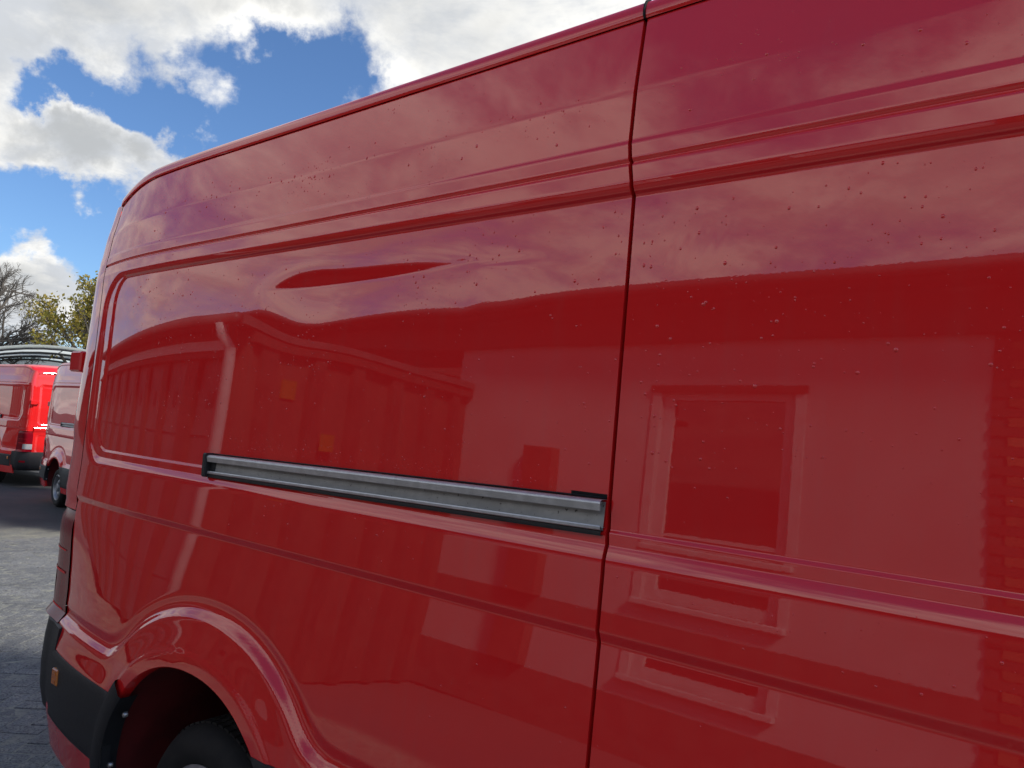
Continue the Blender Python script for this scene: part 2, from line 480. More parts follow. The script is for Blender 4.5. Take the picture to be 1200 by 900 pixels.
def arch_lip(parent, xc, mirror, a0=-8, a1=188):
    """rolled edge of the wheel opening, going inwards"""
    rows = []
    for q in np.radians(np.arange(a0, a1 + 1, 3.0)):
        cx, cz = math.cos(q), math.sin(q)
        rr = 0.492 / float(arch_r(np.array(xc + cx), np.array(ZA + cz), xc))
        x, z = xc + cx * rr, ZA + cz * rr
        y = float(side_y(x, z))
        rows.append([(x, y - 0.0005, z), (x - cx * 0.004, y + 0.004, z - cz * 0.004), (x - cx * 0.005, y + 0.035, z - cz * 0.005), (x + cx * 0.03, y + 0.05, z + cz * 0.03)])
    P = np.array(rows)
    if mirror: P[..., 1] = W_VAN - P[..., 1]
    return MB().grid(P).build('arch_lip', MAT['red_paint'], parent, smooth=True, off=OFF, angle=40)

def wheel_liner(parent, xc, mirror):
    rows = []
    for q in np.radians(np.arange(-10, 191, 6.0)):
        rows.append([(xc + math.cos(q) * 0.515, y, ZA + math.sin(q) * 0.515) for y in (-0.088, 0.0, 0.2, 0.42)])
    P = np.array(rows)
    wall = np.array([[(xc + math.cos(q) * r, 0.42, ZA + math.sin(q) * r) for r in (0.05, 0.515)] for q in np.radians(np.arange(-10, 191, 6.0))])
    mb = MB()
    for A in (P, wall):
        if mirror: A[..., 1] = W_VAN - A[..., 1]
        mb.grid(A)
    return mb.build('wheel_liner', MAT['liner_red'], parent, smooth=True, off=OFF)

def wheel(parent, xc, mirror):
    """rubber tyre on a slotted steel wheel"""
    sg = -1 if not mirror else 1
    yc = -0.035 if not mirror else W_VAN + 0.035      # outer face
    inn = -sg
    cen = (xc, yc, ZW)
    tr = [(0.225, 0.02), (0.245, 0.004), (0.285, -0.006), (0.318, 0.006), (0.336, 0.026), (0.3445, 0.05), (0.345, 0.11), (0.3445, 0.17), (0.332, 0.2), (0.29, 0.222), (0.225, 0.2)]
    w = MB().lathe([(r, y * inn) for r, y in tr], cen, 64).build('tyre', MAT['tyre_rubber'], parent, smooth=True, off=OFF)
    tread = MB()
    for k in range(64):
        a = 2 * math.pi * k / 64
        for (y0, y1) in ((0.045, 0.072), (0.08, 0.105), (0.113, 0.138), (0.146, 0.172)):
            c = Vector((xc, 0, ZW)); aa = a + (0.02 if y0 in (0.08, 0.146) else 0)
            r0, r1 = 0.343, 0.3495
            pts = [(xc + math.cos(aa + da) * r, yc + inn * y, ZW + math.sin(aa + da) * r) for r in (r0, r1) for y in (y0, y1) for da in (-0.036, 0.036)]
            tread.add(pts, [(4, 5, 7, 6), (0, 1, 5, 4), (2, 6, 7, 3), (0, 4, 6, 2), (1, 3, 7, 5)])
    tread.build('tread_blocks', MAT['tyre_rubber'], w, off=OFF)
    rm = MB().lathe([(r, y * inn) for r, y in [(0.228, 0.03), (0.232, 0.010), (0.222, 0.004), (0.210, 0.016), (0.198, 0.045), (0.19, 0.075), (0.165, 0.06), (0.13, 0.034), (0.11, 0.03), (0.085, 0.04), (0.075, 0.055), (0.0, 0.055)]], cen, 48)
    ro = rm.build('rim', MAT['wheel_steel'], parent, smooth=True, off=OFF, angle=40)
    cap = MB().lathe([(r, y * inn) for r, y in [(0.075, 0.055), (0.072, 0.012), (0.06, 0.002), (0.0, 0.0)]], cen, 24)
    cap.build('hub_cap', MAT['wheel_steel'], ro, smooth=True, off=OFF, angle=35)
    for k in range(10):
        sl = MB()
        a = 2 * math.pi * (k + 0.5) / 10
        pts = [(xc + math.cos(a + da) * r, yc + inn * y, ZW + math.sin(a + da) * r) for r, y, da in ((0.142, 0.038, -0.13), (0.142, 0.038, 0.13), (0.172, 0.060, 0.15), (0.172, 0.060, -0.15))]
        sl.add(pts, [(0, 1, 2, 3)]).build('slot', MAT['black_gap'], ro, off=OFF)
    for k in range(5):
        a = 2 * math.pi * k / 5 + 0.3
        MB().lathe([(0.011, 0.012 * inn), (0.011, -0.006 * -sg * -1 + 0.0), (0.0, 0.0)], (xc + math.cos(a) * 0.1, yc + inn * 0.022, ZW + math.sin(a) * 0.1), 8).build('wheel_bolt', MAT['screw_metal'], ro, smooth=False, off=OFF)

def corner(z0, z1, nz, y_end=0.22, out=0.0, xoff=0.0):
    """the rounded tail corner: from the flank's rear edge round to the rear face"""
    rows = []
    for z in np.linspace(z0, z1, nz):
        XR = float(x_rear(z))
        ys = float(side_y(XR, z)) - out
        y2 = float(side_y(XR + 0.03, z)) - out
        lean = 0.055 * float(sstep(1.7, 2.6, z)) + xoff
        slope = (ys - y2) / 0.03
        p0 = (XR - 0.0055, ys)
        xr = -3.580 + lean - out
        # quadratic-ish corner
        pts = []
        c1 = (XR - 0.125, ys + slope * 0.11); c2 = (xr - 0.006, ys + 0.022); p3 = (xr, ys + 0.11)
        for t in np.linspace(0, 1, 15):
            a, b_, c, d = (1-t)**3, 3*t*(1-t)**2, 3*t*t*(1-t), t**3
            pts.append((a*p0[0] + b_*c1[0] + c*c2[0] + d*p3[0], a*p0[1] + b_*c1[1] + c*c2[1] + d*p3[1]))
        pts.append((xr, y_end))
        dz = float(drop(np.array(XR), np.array(z)))
        rows.append([(px, py, z - dz) for px, py in pts])
    return np.array(rows)

def roof(parent):
    xs = np.concatenate([np.linspace(-3.52, -3.0, 20), np.linspace(-2.95, 0.9, 50)])
    prof = [(-0.004, 0.000), (-0.007, 0.006), (-0.0065, 0.018), (-0.002, 0.032), (0.006, 0.043), (0.022, 0.054), (0.06, 0.066), (0.14, 0.078), (0.32, 0.092), (0.6, 0.10)]
    rows = []
    for x in xs:
        xe = max(x, X_REAR)
        y0 = float(side_y(xe, Z_TOP)) + (0.10 * ((X_REAR - x) / 0.12) ** 2 if x < X_REAR else 0)
        dz = float(drop(np.array(x), np.array(2.6)))
        pts = [(x, y0 + a, Z_TOP + b - dz) for a, b in prof]
        pts += [(x, W_VAN - p[1], p[2]) for p in reversed(pts)]
        rows.append(pts)
    # closing edge of the roof at the tail
    last = [(p[0] - 0.025, p[1] + (0.01 if p[1] < W_VAN / 2 else -0.01), p[2] - 0.05 - (p[2] - 2.5) * 0.4) for p in rows[0]]
    rows.insert(0, last)
    ro = MB().grid(np.array(rows)).build('roof', MAT['red_paint'], parent, smooth=True, off=OFF, angle=60)
    return ro

def rear_doors(parent):
    """two leaves with pressed panels; leaf skin is a height field on the rear face"""
    for side in (0, 1):
        y0, y1 = (0.185, W_VAN / 2 - 0.004) if side == 0 else (W_VAN / 2 + 0.004, W_VAN - 0.185)
        ys = np.linspace(y0, y1, 50); zs = np.linspace(0.62, 2.50, 110)
        Z, Y = np.meshgrid(zs, ys, indexing='ij')
        w = 0.055 * sstep(1.7, 2.6, Z)
        sd = sd_round(Y, Z, y0 + 0.09, y1 - 0.07, 1.36, 2.22, 0.07)
        sd2 = sd_round(Y, Z, y0 + 0.11, y1 - 0.07, 0.76, 1.14, 0.05)
        X = -3.582 + w + 0.014 * sstep(0.004, -0.018, sd) + 0.010 * sstep(0.004, -0.016, sd2) - 0.025 * np.exp(-((Z - 1.26) / 0.05) ** 2)
        P = np.stack([X, Y, Z - 0.04 * sstep(2.2, 2.6, Z)], -1)
        d = MB().grid(P).build('rear_door', MAT['red_paint'], parent, smooth=True, off=OFF, angle=45)
        for zc in (1.835,):
            ye = 0.175 if side == 0 else W_VAN - 0.175
            sgn = 1 if side == 0 else -1
            yy = sorted((ye - 0.125 * sgn, ye - 0.01 * sgn)); y2 = sorted((ye - 0.02 * sgn, ye + 0.05 * sgn))
            hb = MB().box((-3.662, yy[0], zc - 0.045), (-3.555, yy[1], zc + 0.045), 0.007)
            hb.box((-3.64, y2[0], zc - 0.03), (-3.58, y2[1], zc + 0.03), 0.005)
            hb.build('door_hinge', MAT['red_paint'], d, off=OFF)
        if side == 1:
            MB().box((-3.625, y0 + 0.03, 1.19), (-3.60, y0 + 0.25, 1.225), 0.008).build('door_handle', MAT['black_plastic'], d, off=OFF)
    MB().box((-3.615, W_VAN/2 - 0.27, 0.70), (-3.597, W_VAN/2 + 0.27, 0.81), 0.003).build('number_plate', MAT['plate_blue'], parent, off=OFF)
    MB().box((-3.515, 0.18, 0.5), (-3.505, W_VAN - 0.18, 2.46)).build('door_seal', MAT['black_gap'], parent, off=OFF)

def tail_lamp(parent, mirror):
    P = corner(0.775, 1.208, 14, 0.19, out=0.004)
    Q = P.copy()
    # flat faceted lens: pulled a little in at its top edge
    t = np.linspace(0, 1, 14)[:, None]
    Q[..., 1] += 0.012 * np.clip((t - 0.9) / 0.1, 0, 1); Q[..., 0] += 0.012 * np.clip((t - 0.9) / 0.1, 0, 1)
    rim = Q[-1:].copy(); rim[..., 1] += 0.03; rim[..., 0] += 0.03
    rim0 = Q[:1].copy(); rim0[..., 1] += 0.03; rim0[..., 0] += 0.03
    G = np.concatenate([rim0, Q, rim], 0)
    def mm(A):
        A = A.copy()
        if mirror: A[..., 1] = W_VAN - A[..., 1]
        return A
    lamp = MB().grid(mm(G)).build('tail_light', MAT['lamp_red'], parent, smooth=True, off=OFF, angle=30)
    for zc, hh, mat in ((0.956, 0.0045, 'lamp_strip'), (1.045, 0.0025, 'lamp_strip'), (0.812, 0.003, 'lamp_strip')):
        S = corner(zc - hh, zc + hh, 2, 0.19, out=0.0065)[:, 2:13]
        MB().grid(mm(S)).build('reflector_strip', MAT[mat], lamp, smooth=True, off=OFF)
    S = corner(0.83, 0.94, 3, 0.19, out=0.0055)[:, 8:16]
    MB().grid(mm(S)).build('reversing_lens', MAT['lamp_clear'], lamp, smooth=True, off=OFF)
    B_ = corner(1.205, 1.222, 2, 0.19, out=-0.012)
    MB().grid(mm(B_)).build('lamp_gasket', MAT['black_gap'], lamp, off=OFF)

def bumper(parent):
    mb = MB()
    prof = [(0.772, -0.03), (0.778, 0.000), (0.770, 0.018), (0.70, 0.026), (0.60, 0.030), (0.50, 0.026), (0.43, 0.012), (0.395, -0.012), (0.37, -0.05)]
    BX = -3.215
    def line(z, o):
        y0 = float(side_y(BX, 0.72)); y1 = float(side_y(-3.33, 0.72))
        lower = 0.09 * float(sstep(0.56, 0.37, z))
        pts = [(BX - lower * 0.55, y0 + 0.03, z), (BX - lower * 0.55 - 0.001, y0 + 0.018 - o, z), (BX - 0.06 - lower * 0.4, float(side_y(BX - 0.06, 0.72)) + 0.018 - o, z)]
        for q in np.linspace(0, 1, 16):
            a = q * math.pi / 2
            pts.append((-3.33 - math.sin(a) * (0.235 + o), y1 + 0.018 - o + (1 - math.cos(a)) * 0.22, z))
        pts.append((-3.565 - o, W_VAN / 2, z))
        return pts
    for mirror in (False, True):
        P = np.array([line(z, o) for z, o in prof])
        if mirror: P[..., 1] = W_VAN - P[..., 1]
        mb.grid(P)
    b = mb.build('rear_bumper', MAT['black_plastic'], parent, smooth=True, off=OFF, angle=40)
    for mirror in (False, True):
        P = np.array([line(z, 0.0305)[9:15] for z in (0.545, 0.585)])
        if mirror: P[..., 1] = W_VAN - P[..., 1]
        MB().grid(P).build('bumper_reflector', MAT['lamp_red'], b, smooth=True, off=OFF)

def side_trim(parent, mirror):
    """black cladding between bumper and wheel arch, with the arch end piece and its screws; cladding ahead of the wheel"""
    def strip(x0, x1, zlo, zhi, o, nx=24, follow=False):
        rows = []
        zs = [zlo, zlo + 0.002, zlo + 0.012] + list(np.linspace(zlo + 0.03, zhi - 0.03, 6)) + [zhi - 0.012, zhi - 0.002, zhi]
        os_ = [-0.02, o * 0.5, o] + [o] * 6 + [o, o * 0.5, -0.02]
        for z, oo in zip(zs, os_):
            r = []
            xs0 = x0
            if follow:
                xs0 = XW + 1.03 * max(0.494 ** 2.15 - max(z - ZA, 0.0) ** 2.15, 0.0) ** (1 / 2.15)
            for x in np.linspace(xs0, x1, nx):
                xx = x
                rq = float(arch_r(np.array(x), np.array(z), XW))
                r.append((xx, float(side_y(xx, z)) - oo, z))
            rows.append(r)
        P = np.array(rows)
        endc = P[:, -1:].copy(); endc[..., 1] += 0.03
        P = np.concatenate([P, endc], 1)
        if mirror: P[..., 1] = W_VAN - P[..., 1]
        return P
    a = MB().grid(strip(-3.213, -2.62, 0.445, 0.695, 0.007)).build('side_trim', MAT['black_plastic'], parent, smooth=True, off=OFF, angle=35)
    # piece that follows the wheel opening
    rows = []
    for q in np.radians(np.linspace(139, 175, 14)):
        cx, cz = math.cos(q), math.sin(q)
        r0 = 0.478 / float(arch_r(np.array(XW + cx), np.array(ZA + cz), XW))
        pr = []
        for dr, oo in ((-0.006, -0.05), (-0.006, 0.008), (0.004, 0.014), (0.045, 0.013), (0.062, 0.009), (0.066, -0.01)):
            x, z = XW + cx * (r0 + dr), ZA + cz * (r0 + dr)
            pr.append((x, float(side_y(x, z)) - oo, z))
        rows.append(pr)
    P = np.array(rows)
    if mirror: P[..., 1] = W_VAN - P[..., 1]
    e = MB().grid(P).build('arch_trim', MAT['black_plastic'], parent, smooth=True, off=OFF, angle=35)
    for q in (146, 171):
        q = RAD(q); r = 0.462
        x, z = XW + math.cos(q) * r * 1.02, ZA + math.sin(q) * r
        y = float(side_y(XW + math.cos(q) * 0.5, z)) + 0.02
        if mirror: y = W_VAN - y
        MB().lathe([(0.009, 0.01), (0.009, -0.002), (0.004, -0.005), (0, -0.005)], (x, y, z), 10).build('trim_screw', MAT['screw_metal'], e, smooth=True, off=OFF)
    # amber side marker
    y = float(side_y(-3.12, 0.62)) - 0.007
    y0, y1 = y - 0.008, y + 0.01
    if mirror: y0, y1 = W_VAN - y1, W_VAN - y0
    mk = MB().box((-3.145, y0, 0.588), (-3.095, y1, 0.648), 0.004).build('side_marker', MAT['lamp_amber'], a, off=OFF)
    ym = y - 0.0095
    ya, yb = (ym, ym + 0.003) if not mirror else (W_VAN - ym - 0.003, W_VAN - ym)
    for zz in (0.603, 0.633):
        MB().box((-3.133, ya, zz - 0.006), (-3.107, yb, zz + 0.006)).build('marker_lens', MAT['lamp_amber'], mk, off=OFF)
    # sill cladding ahead of the wheel
    xx = XW + 0.44
    MB().grid(strip(xx, 0.55, 0.40, 0.752, 0.006, 40, True)).build('sill_trim', MAT['black_plastic'], parent, smooth=True, off=OFF, angle=35)

def door_rail(parent, mirror):
    """galvanised channel for the sliding door's roller"""
    x0, x1 = -2.318, -0.8165
    n = 60
    def sweep(prof, xa=x0, xb=x1):
        rows = []
        for i in range(n + 1):
            x = xa + (xb - xa) * i / n
            f = (x - x0) / (x1 - x0)
            zb = 1.449 + 0.019 * f
            bend = 0.0
            yb = float(side_y(x, 1.52)) + bend
            rows.append([(x, yb - o, zb + h) for o, h in prof])
        P = np.array(rows)
        if mirror: P[..., 1] = W_VAN - P[..., 1]
        return P
    root = MB().grid(sweep([(0.0095, 0.004), (0.008, 0.020), (0.004, 0.062)])).build('door_rail', MAT['rail_plate'], parent, smooth=True, off=OFF)
    MB().grid(sweep([(0.0, 0.066), (0.018, 0.0665), (0.0225, 0.0652), (0.0258, 0.0625), (0.027, 0.059), (0.0255, 0.052), (0.0245, 0.045), (0.022, 0.0435), (0.021, 0.046), (0.0215, 0.058), (0.019, 0.061), (0.0, 0.061)])).build('upper_lip', MAT['rail_steel'], root, smooth=True, off=OFF, angle=30)
    MB().grid(sweep([(0.0, 0.010), (0.016, 0.010), (0.018, 0.014), (0.0195, 0.0145), (0.021, 0.012), (0.021, 0.007), (0.0185, 0.005), (0.0, 0.004)])).build('lower_lip', MAT['rail_steel'], root, smooth=True, off=OFF, angle=30)
    MB().grid(sweep([(0.0, 0.0035), (0.017, 0.0035), (0.018, -0.0015), (0.017, -0.006), (0.0, -0.006)])).build('lower_shade_strip', MAT['black_plastic'], root, smooth=True, off=OFF, angle=30)  # black strip standing in for the shadow beneath the rail
    MB().grid(sweep([(0.0, 0.0665), (0.006, 0.0705), (0.0, 0.0715)])).build('upper_seal', MAT['black_plastic'], root, smooth=True, off=OFF, angle=30)
    y = float(side_y(x0, 1.49))
    ya, yb = (y - 0.030, y + 0.004) if not mirror else (W_VAN - y - 0.004, W_VAN - y + 0.030)
    c = MB().box((x0 - 0.018, ya, 1.4435), (x0 + 0.004, yb, 1.521), 0.004)
    c.box((x0 + 0.0042, y - 0.012 if not mirror else W_VAN - y, 1.456), (x0 + 0.030, y if not mirror else W_VAN - y + 0.012, 1.508), 0.003)
    c.build('end_cap', MAT['black_plastic'], root, off=OFF)
    # notch in the panel above the forward end of the rail
    P = []
    for x in np.linspace(-0.905, -0.8165, 8):
        yy = float(side_y(x, 1.54)) - 0.0008
        P.append([(x, yy, 1.4755 + 0.019 * 0.95 + 0.0615 - 0.019), (x, yy, 1.4755 + 0.019 * 0.95 + 0.0675 - 0.019 + 0.0035)])
    P = np.array(P)
    P[..., 2] -= 0.0005
    if mirror: P[..., 1] = W_VAN - P[..., 1]
    MB().grid(P).build('rail_notch', MAT['black_gap'], root, off=OFF)

def cab(parent):
    """driver's cab: sides, glazing, windscreen, bonnet, nose"""
    ztx = np.array([0.5, 0.9, 1.15, 1.3, 1.6, 1.95, 2.1, 2.3, 2.40, 2.45])
    ztz = np.array([2.585, 2.56, 2.47, 2.33, 1.93, 1.45, 1.32, 1.16, 0.98, 0.8])
    zt = lambda x: np.interp(x, ztx, ztz)
    for mirror in (False, True):
        d = flank('cab_door', lambda z: 0.568 + 0 * z, lambda z: 1.42 + 0 * z, 0.40, 2.585, 0.03, 0.02, parent, mirror, ztopf=zt, arch=XWF)
        f = flank('front_wing', lambda z: 1.428 + 0 * z, lambda z: 2.44 + 0 * z, 0.30, 2.585, 0.03, 0.02, parent, mirror, ztopf=zt, arch=XWF)
        arch_lip(parent, XWF, mirror); wheel_liner(parent, XWF, mirror); wheel(parent, XWF, mirror)
        rows = []
        for s in np.linspace(0, 1, 12):
            zlo = 1.42
            pts = []
            for x in np.linspace(0.66, 1.86, 20):
                top = min(2.02, float(zt(x)) - 0.10)
                z = zlo + (max(top, zlo + 0.02) - zlo) * s
                pts.append((x, float(side_y(x, z)) - 0.006, z))
            rows.append(pts)
        P = np.array(rows)
        if mirror: P[..., 1] = W_VAN - P[..., 1]
        MB().grid(P).build('side_window', MAT['dark_glass'], d, smooth=True, off=OFF)
        ym = -0.20 if not mirror else W_VAN + 0.06
        MB().box((1.60, ym, 1.45), (1.70, ym + 0.14, 1.80), 0.02).build('door_mirror', MAT['black_plastic'], d, off=OFF)
        yh = float(side_y(0.8, 1.12))
        ya, yb = (yh - 0.03, yh - 0.002) if not mirror else (W_VAN - yh + 0.002, W_VAN - yh + 0.03)
        MB().box((0.66, ya, 1.20), (0.90, yb, 1.24), 0.008).build('door_handle', MAT['black_plastic'], d, off=OFF)
        ya, yb = (0.16, 0.50) if not mirror else (W_VAN - 0.50, W_VAN - 0.16)
        MB().box((2.28, ya, 0.86), (2.452, yb, 1.06), 0.02).build('headlight', MAT['lamp_clear'], parent, off=OFF)
    def span(xs, out=0.0, inset=0.0, crown=0.04):
        rows = []
        for x in xs:
            z = float(zt(x)); ys = float(side_y(x, z)) + inset
            r = []
            for k in range(17):
                f = k / 16; y = ys + (W_VAN - 2 * ys) * f
                r.append((x + out, y, z + crown * (1 - (2 * f - 1) ** 4) + out))
            rows.append(r)
        return np.array(rows)
    MB().grid(span(np.linspace(0.88, 1.20, 8), crown=0.10)).build('roof_front', MAT['red_paint'], parent, smooth=True, off=OFF)
    MB().grid(span(np.linspace(1.18, 1.98, 16), 0.004, 0.03)).build('windscreen', MAT['dark_glass'], parent, smooth=True, off=OFF)
    MB().grid(span(np.linspace(1.93, 2.36, 12), 0.0, 0.0, 0.035)).build('bonnet', MAT['red_paint'], parent, smooth=True, off=OFF)
    P = []
    for x, z in ((2.36, 1.05), (2.43, 0.9), (2.47, 0.75), (2.48, 0.6), (2.47, 0.45), (2.40, 0.30)):
        P.append([(x - 0.22 * abs(2 * k / 16 - 1) ** 3, 0.1 + (W_VAN - 0.2) * k / 16, z) for k in range(17)])
    MB().grid(np.array(P)).build('front_bumper', MAT['black_plastic'], parent, smooth=True, off=OFF)

def shell(parent):
    """floor, chassis and dark inner skin behind the panel gaps"""
    mb = MB()
    mb.box((-3.50, 0.16, 0.52), (XW - 0.52, W_VAN - 0.16, 2.50)).box((XW - 0.52, 0.45, 0.52), (XW + 0.52, W_VAN - 0.45, 2.50)).box((XW - 0.519, 0.16, 0.88), (XW + 0.519, W_VAN - 0.16, 2.499))
    mb.box((XW + 0.52, 0.16, 0.40), (0.62, W_VAN - 0.16, 2.50)).box((0.621, 0.30, 0.40), (2.0, W_VAN - 0.30, 1.2))
    mb.build('inner_body', MAT['under_seal'], parent, off=OFF)
    for x in (XW, XWF): MB().tube([(x, 0.05, ZW), (x, W_VAN - 0.05, ZW)], 0.05, 10).build('axle', MAT['under_seal'], parent, off=OFF)

def make_van(detail):
    root = empty('panel_van', OFF)
    gl = lambda d: (lambda z: gap_at(z) + d)
    const = lambda c: (lambda z: c + 0 * z)
    if detail:
        xs = None
        flank('rear_side_panel', x_rear, gl(-0.0048), 0.30, Z_TOP, 0.0075, 0.0022, root, dent=True, arch=XW)
        sd_ = flank('sliding_door', gl(0.0048), const(0.56), 0.36, Z_TOP, 0.007, 0.0022, root, dent=True)
    else:
        flank('rear_side_panel', x_rear, gl(-0.0048), 0.30, Z_TOP, 0.022, 0.005, root, arch=XW)
        flank('sliding_door', gl(0.0048), const(0.56), 0.36, Z_TOP, 0.03, 0.006, root)
    flank('rear_side_panel', x_rear, gl(-0.0048), 0.30, Z_TOP, 0.022, 0.005, root, mirror=True, arch=XW)
    flank('sliding_door', gl(0.0048), const(0.56), 0.36, Z_TOP, 0.03, 0.006, root, mirror=True)
    for mirror in (False, True):
        P = corner(1.216, Z_TOP, 50)
        if mirror: P = P.copy(); P[..., 1] = W_VAN - P[..., 1]
        MB().grid(P).build('rear_pillar', MAT['red_paint'], root, smooth=True, off=OFF, angle=60)
        tail_lamp(root, mirror); side_trim(root, mirror); door_rail(root, mirror)
        arch_lip(root, XW, mirror); wheel_liner(root, XW, mirror); wheel(root, XW, mirror)
        # joint of the sliding door across the edge of the roof
        pts = []
        y0 = float(side_y(-0.83, Z_TOP))
        for a, b in ((-0.0045, 0.0), (-0.0076, 0.006), (-0.007, 0.018), (-0.003, 0.031), (0.004, 0.0435), (0.02, 0.055)):
            yy = y0 + a
            pts.append((-0.829 - b * 0.06, yy if not mirror else W_VAN - yy, Z_TOP + b))
        MB().tube(pts, 0.0035, 6).build('roof_joint', MAT['black_gap'], root, off=OFF)
    roof(root); rear_doors(root); bumper(root); cab(root); shell(root)
    return root

van = make_van(True)
tag(van, 'red panel van with long dented crease above its sliding door rail', 'van', 'red panel vans in the yard')

# rain drops on the flank of the dented van
def droplets():
    pts = []
    def cluster(n, fx, fz, rmin, rmax):
        for _ in range(n): pts.append((fx(), fz(), random.uniform(rmin, rmax)))
    U = random.uniform; G = random.gauss
    # streak along the upper fold, thick towards the tail
    for _ in range(330):
        x = U(-3.0, 0.05); z = 2.40 + G(0, 0.035) + 0.01 * math.sin(x * 6)
        if random.random() < 0.55 + 0.4 * math.sin(x * 9.0): pts.append((x, z, U(0.0012, 0.0030)))
    for k in range(60):           # little families
        cx, cz = U(-3.0, 0.05), U(1.62, 2.15) if random.random() < 0.75 else U(2.27, 2.52)
        for _ in range(random.randint(4, 16)):
            pts.append((cx + G(0, 0.05), cz + G(0, 0.035), U(0.0010, 0.0028)))
    for _ in range(420):
        pts.append((U(-3.0, 0.05), U(1.56, 2.17), U(0.0008, 0.0024)))
    for _ in range(150):
        pts.append((U(-0.78, 0.05), U(1.6, 2.15), U(0.0014, 0.0034)))
    for _ in range(330):          # spray above the rail
        x = U(-2.25, -0.95); pts.append((x, 1.535 + abs(G(0, 0.03)), U(0.0006, 0.0016)))
    for _ in range(120):
        pts.append((U(-2.2, 0.05), U(1.30, 1.42), U(0.0010, 0.0024)))
    for _ in range(60):
        pts.append((U(-1.5, 0.05), U(0.95, 1.24), U(0.0010, 0.0022)))
    for k in range(120):          # fine mist in loose swarms
        cx, cz = U(-3.0, 0.05), U(1.56, 2.16) if random.random() < 0.7 else U(2.27, 2.5)
        for _ in range(random.randint(5, 14)):
            pts.append((cx + G(0, 0.06), cz + G(0, 0.04), U(0.0006, 0.0013)))
    P = np.array(pts)
    P[:, 2] *= rng.gamma(3.0, 1 / 3.0, len(P)).clip(0.35, 1.6) * 0.85
    ok = np.abs(P[:, 0] - gap_at(P[:, 1])) > 0.012
    ok &= np.abs(P[:, 1] - 2.19) > 0.018
    ok &= (P[:, 0] > -3.1) & (P[:, 0] < 0.3)
    ok &= ~((P[:, 1] > 1.44) & (P[:, 1] < 1.54) & (P[:, 0] < -0.80) & (P[:, 0] > -2.36))
    P = P[ok]
    e = 1e-3
    X, Z, Rr = P[:, 0], P[:, 1], P[:, 2]
    Y = side_y(X, Z, True)
    gx = (side_y(X + e, Z, True) - side_y(X - e, Z, True)) / (2 * e)
    gz = (side_y(X, Z + e, True) - side_y(X, Z - e, True)) / (2 * e)
    mb = MB()
    seg = 8
    for i in range(len(P)):
        nrm = Vector((gx[i], -1, gz[i])).normalized(); a = Vector((0, 0, 1)).cross(nrm).normalized(); b = nrm.cross(a)
        c = Vector((X[i], Y[i], Z[i])); r = Rr[i]; st = random.uniform(1.0, 1.25)
        vs = []; fs = []
        for (q, hgt) in ((1.0, -0.05), (0.86, 0.28), (0.5, 0.48)):
            for k in range(seg):
                an = 2 * math.pi * k / seg
                vs.append(c + a * (math.cos(an) * r * q) + b * (math.sin(an) * r * q * st) + nrm * (hgt * r))
        vs.append(c + nrm * (0.56 * r))
        for ri in range(2):
            for k in range(seg):
                k2 = (k + 1) % seg
                fs.append((ri*seg + k, ri*seg + k2, (ri+1)*seg + k2, (ri+1)*seg + k))
        for k in range(seg): fs.append((2*seg + k, 2*seg + (k+1) % seg, 3*seg))
        mb.add(vs, fs)
    o = mb.build('water_droplets', MAT['red_paint'], van, smooth=True, off=OFF)
    o['kind'] = 'stuff'
droplets()

# ------------------------------------------------------------------ the ground: falls gently away behind the van
def ground_z(x, y=0.0): return -0.27 * sstep(-4.5, -13.5, x) 
def ground_material():
    m, t, b = principled('yard_ground', (0.10, 0.10, 0.10), 0.85)
    geo = t.node('ShaderNodeNewGeometry')
    p = geo.outputs['Position']
    n1 = t.noise(p, 0.55, 5, 0.6); n2 = t.noise(p, 45, 4, 0.7); n3 = t.noise(p, 4.0, 6, 0.7)
    c = t.mix(t.smooth(n1, 0.38, 0.62), (0.16, 0.16, 0.14, 1), (0.23, 0.225, 0.19, 1))
    c = t.mix(t.smooth(n3, 0.42, 0.66), c, (0.30, 0.29, 0.22, 1))
    c = t.mix(t.smooth(n2, 0.48, 0.72), c, (0.07, 0.072, 0.072, 1))
    sep = t.node('ShaderNodeSeparateXYZ'); t.link(p, sep.inputs[0])
    far = t.smooth(t.math('MULTIPLY_ADD', n1, 2.2, sep.outputs[0]), -12.0, -10.6, 1.0, 0.0)
    c = t.mix(far, c, t.mix(n2, (0.045, 0.046, 0.048, 1), (0.075, 0.075, 0.076, 1)))
    lane = t.smooth(t.math('MULTIPLY_ADD', n1, 0.3, sep.outputs[1]), -2.3, -2.15, 1.0, 0.0)
    c = t.mix(lane, c, t.mix(n2, (0.07, 0.07, 0.07, 1), (0.11, 0.11, 0.108, 1)))
    t.link(c, b.inputs['Base Color'])
    t.link(t.smooth(n1, 0.3, 0.7, 0.62, 0.9), b.inputs['Roughness'])
    bn = t.node('ShaderNodeBump'); bn.inputs['Strength'].default_value = 0.7; bn.inputs['Distance'].default_value = 0.012
    t.link(t.math('ADD', n2, t.math('MULTIPLY', n3, 1.5)), bn.inputs['Height']); t.link(bn.outputs[0], b.inputs['Normal'])
    return m
ground_material()
xs = np.concatenate([[-700, -300, -120, -60, -30], np.linspace(-20, 2, 60), [10, 30, 80, 300, 700]])
ysg = np.array([-700, -200, -60, -20, -6, -2, 0, 2, 6, 20, 60, 200, 700.])
Xg, Yg = np.meshgrid(xs, ysg, indexing='ij')
ground = MB().grid(np.stack([Xg, Yg, ground_z(Xg)], -1).swapaxes(0, 1)).build('ground', MAT['yard_ground'], smooth=True)
tag(ground, kind='structure')

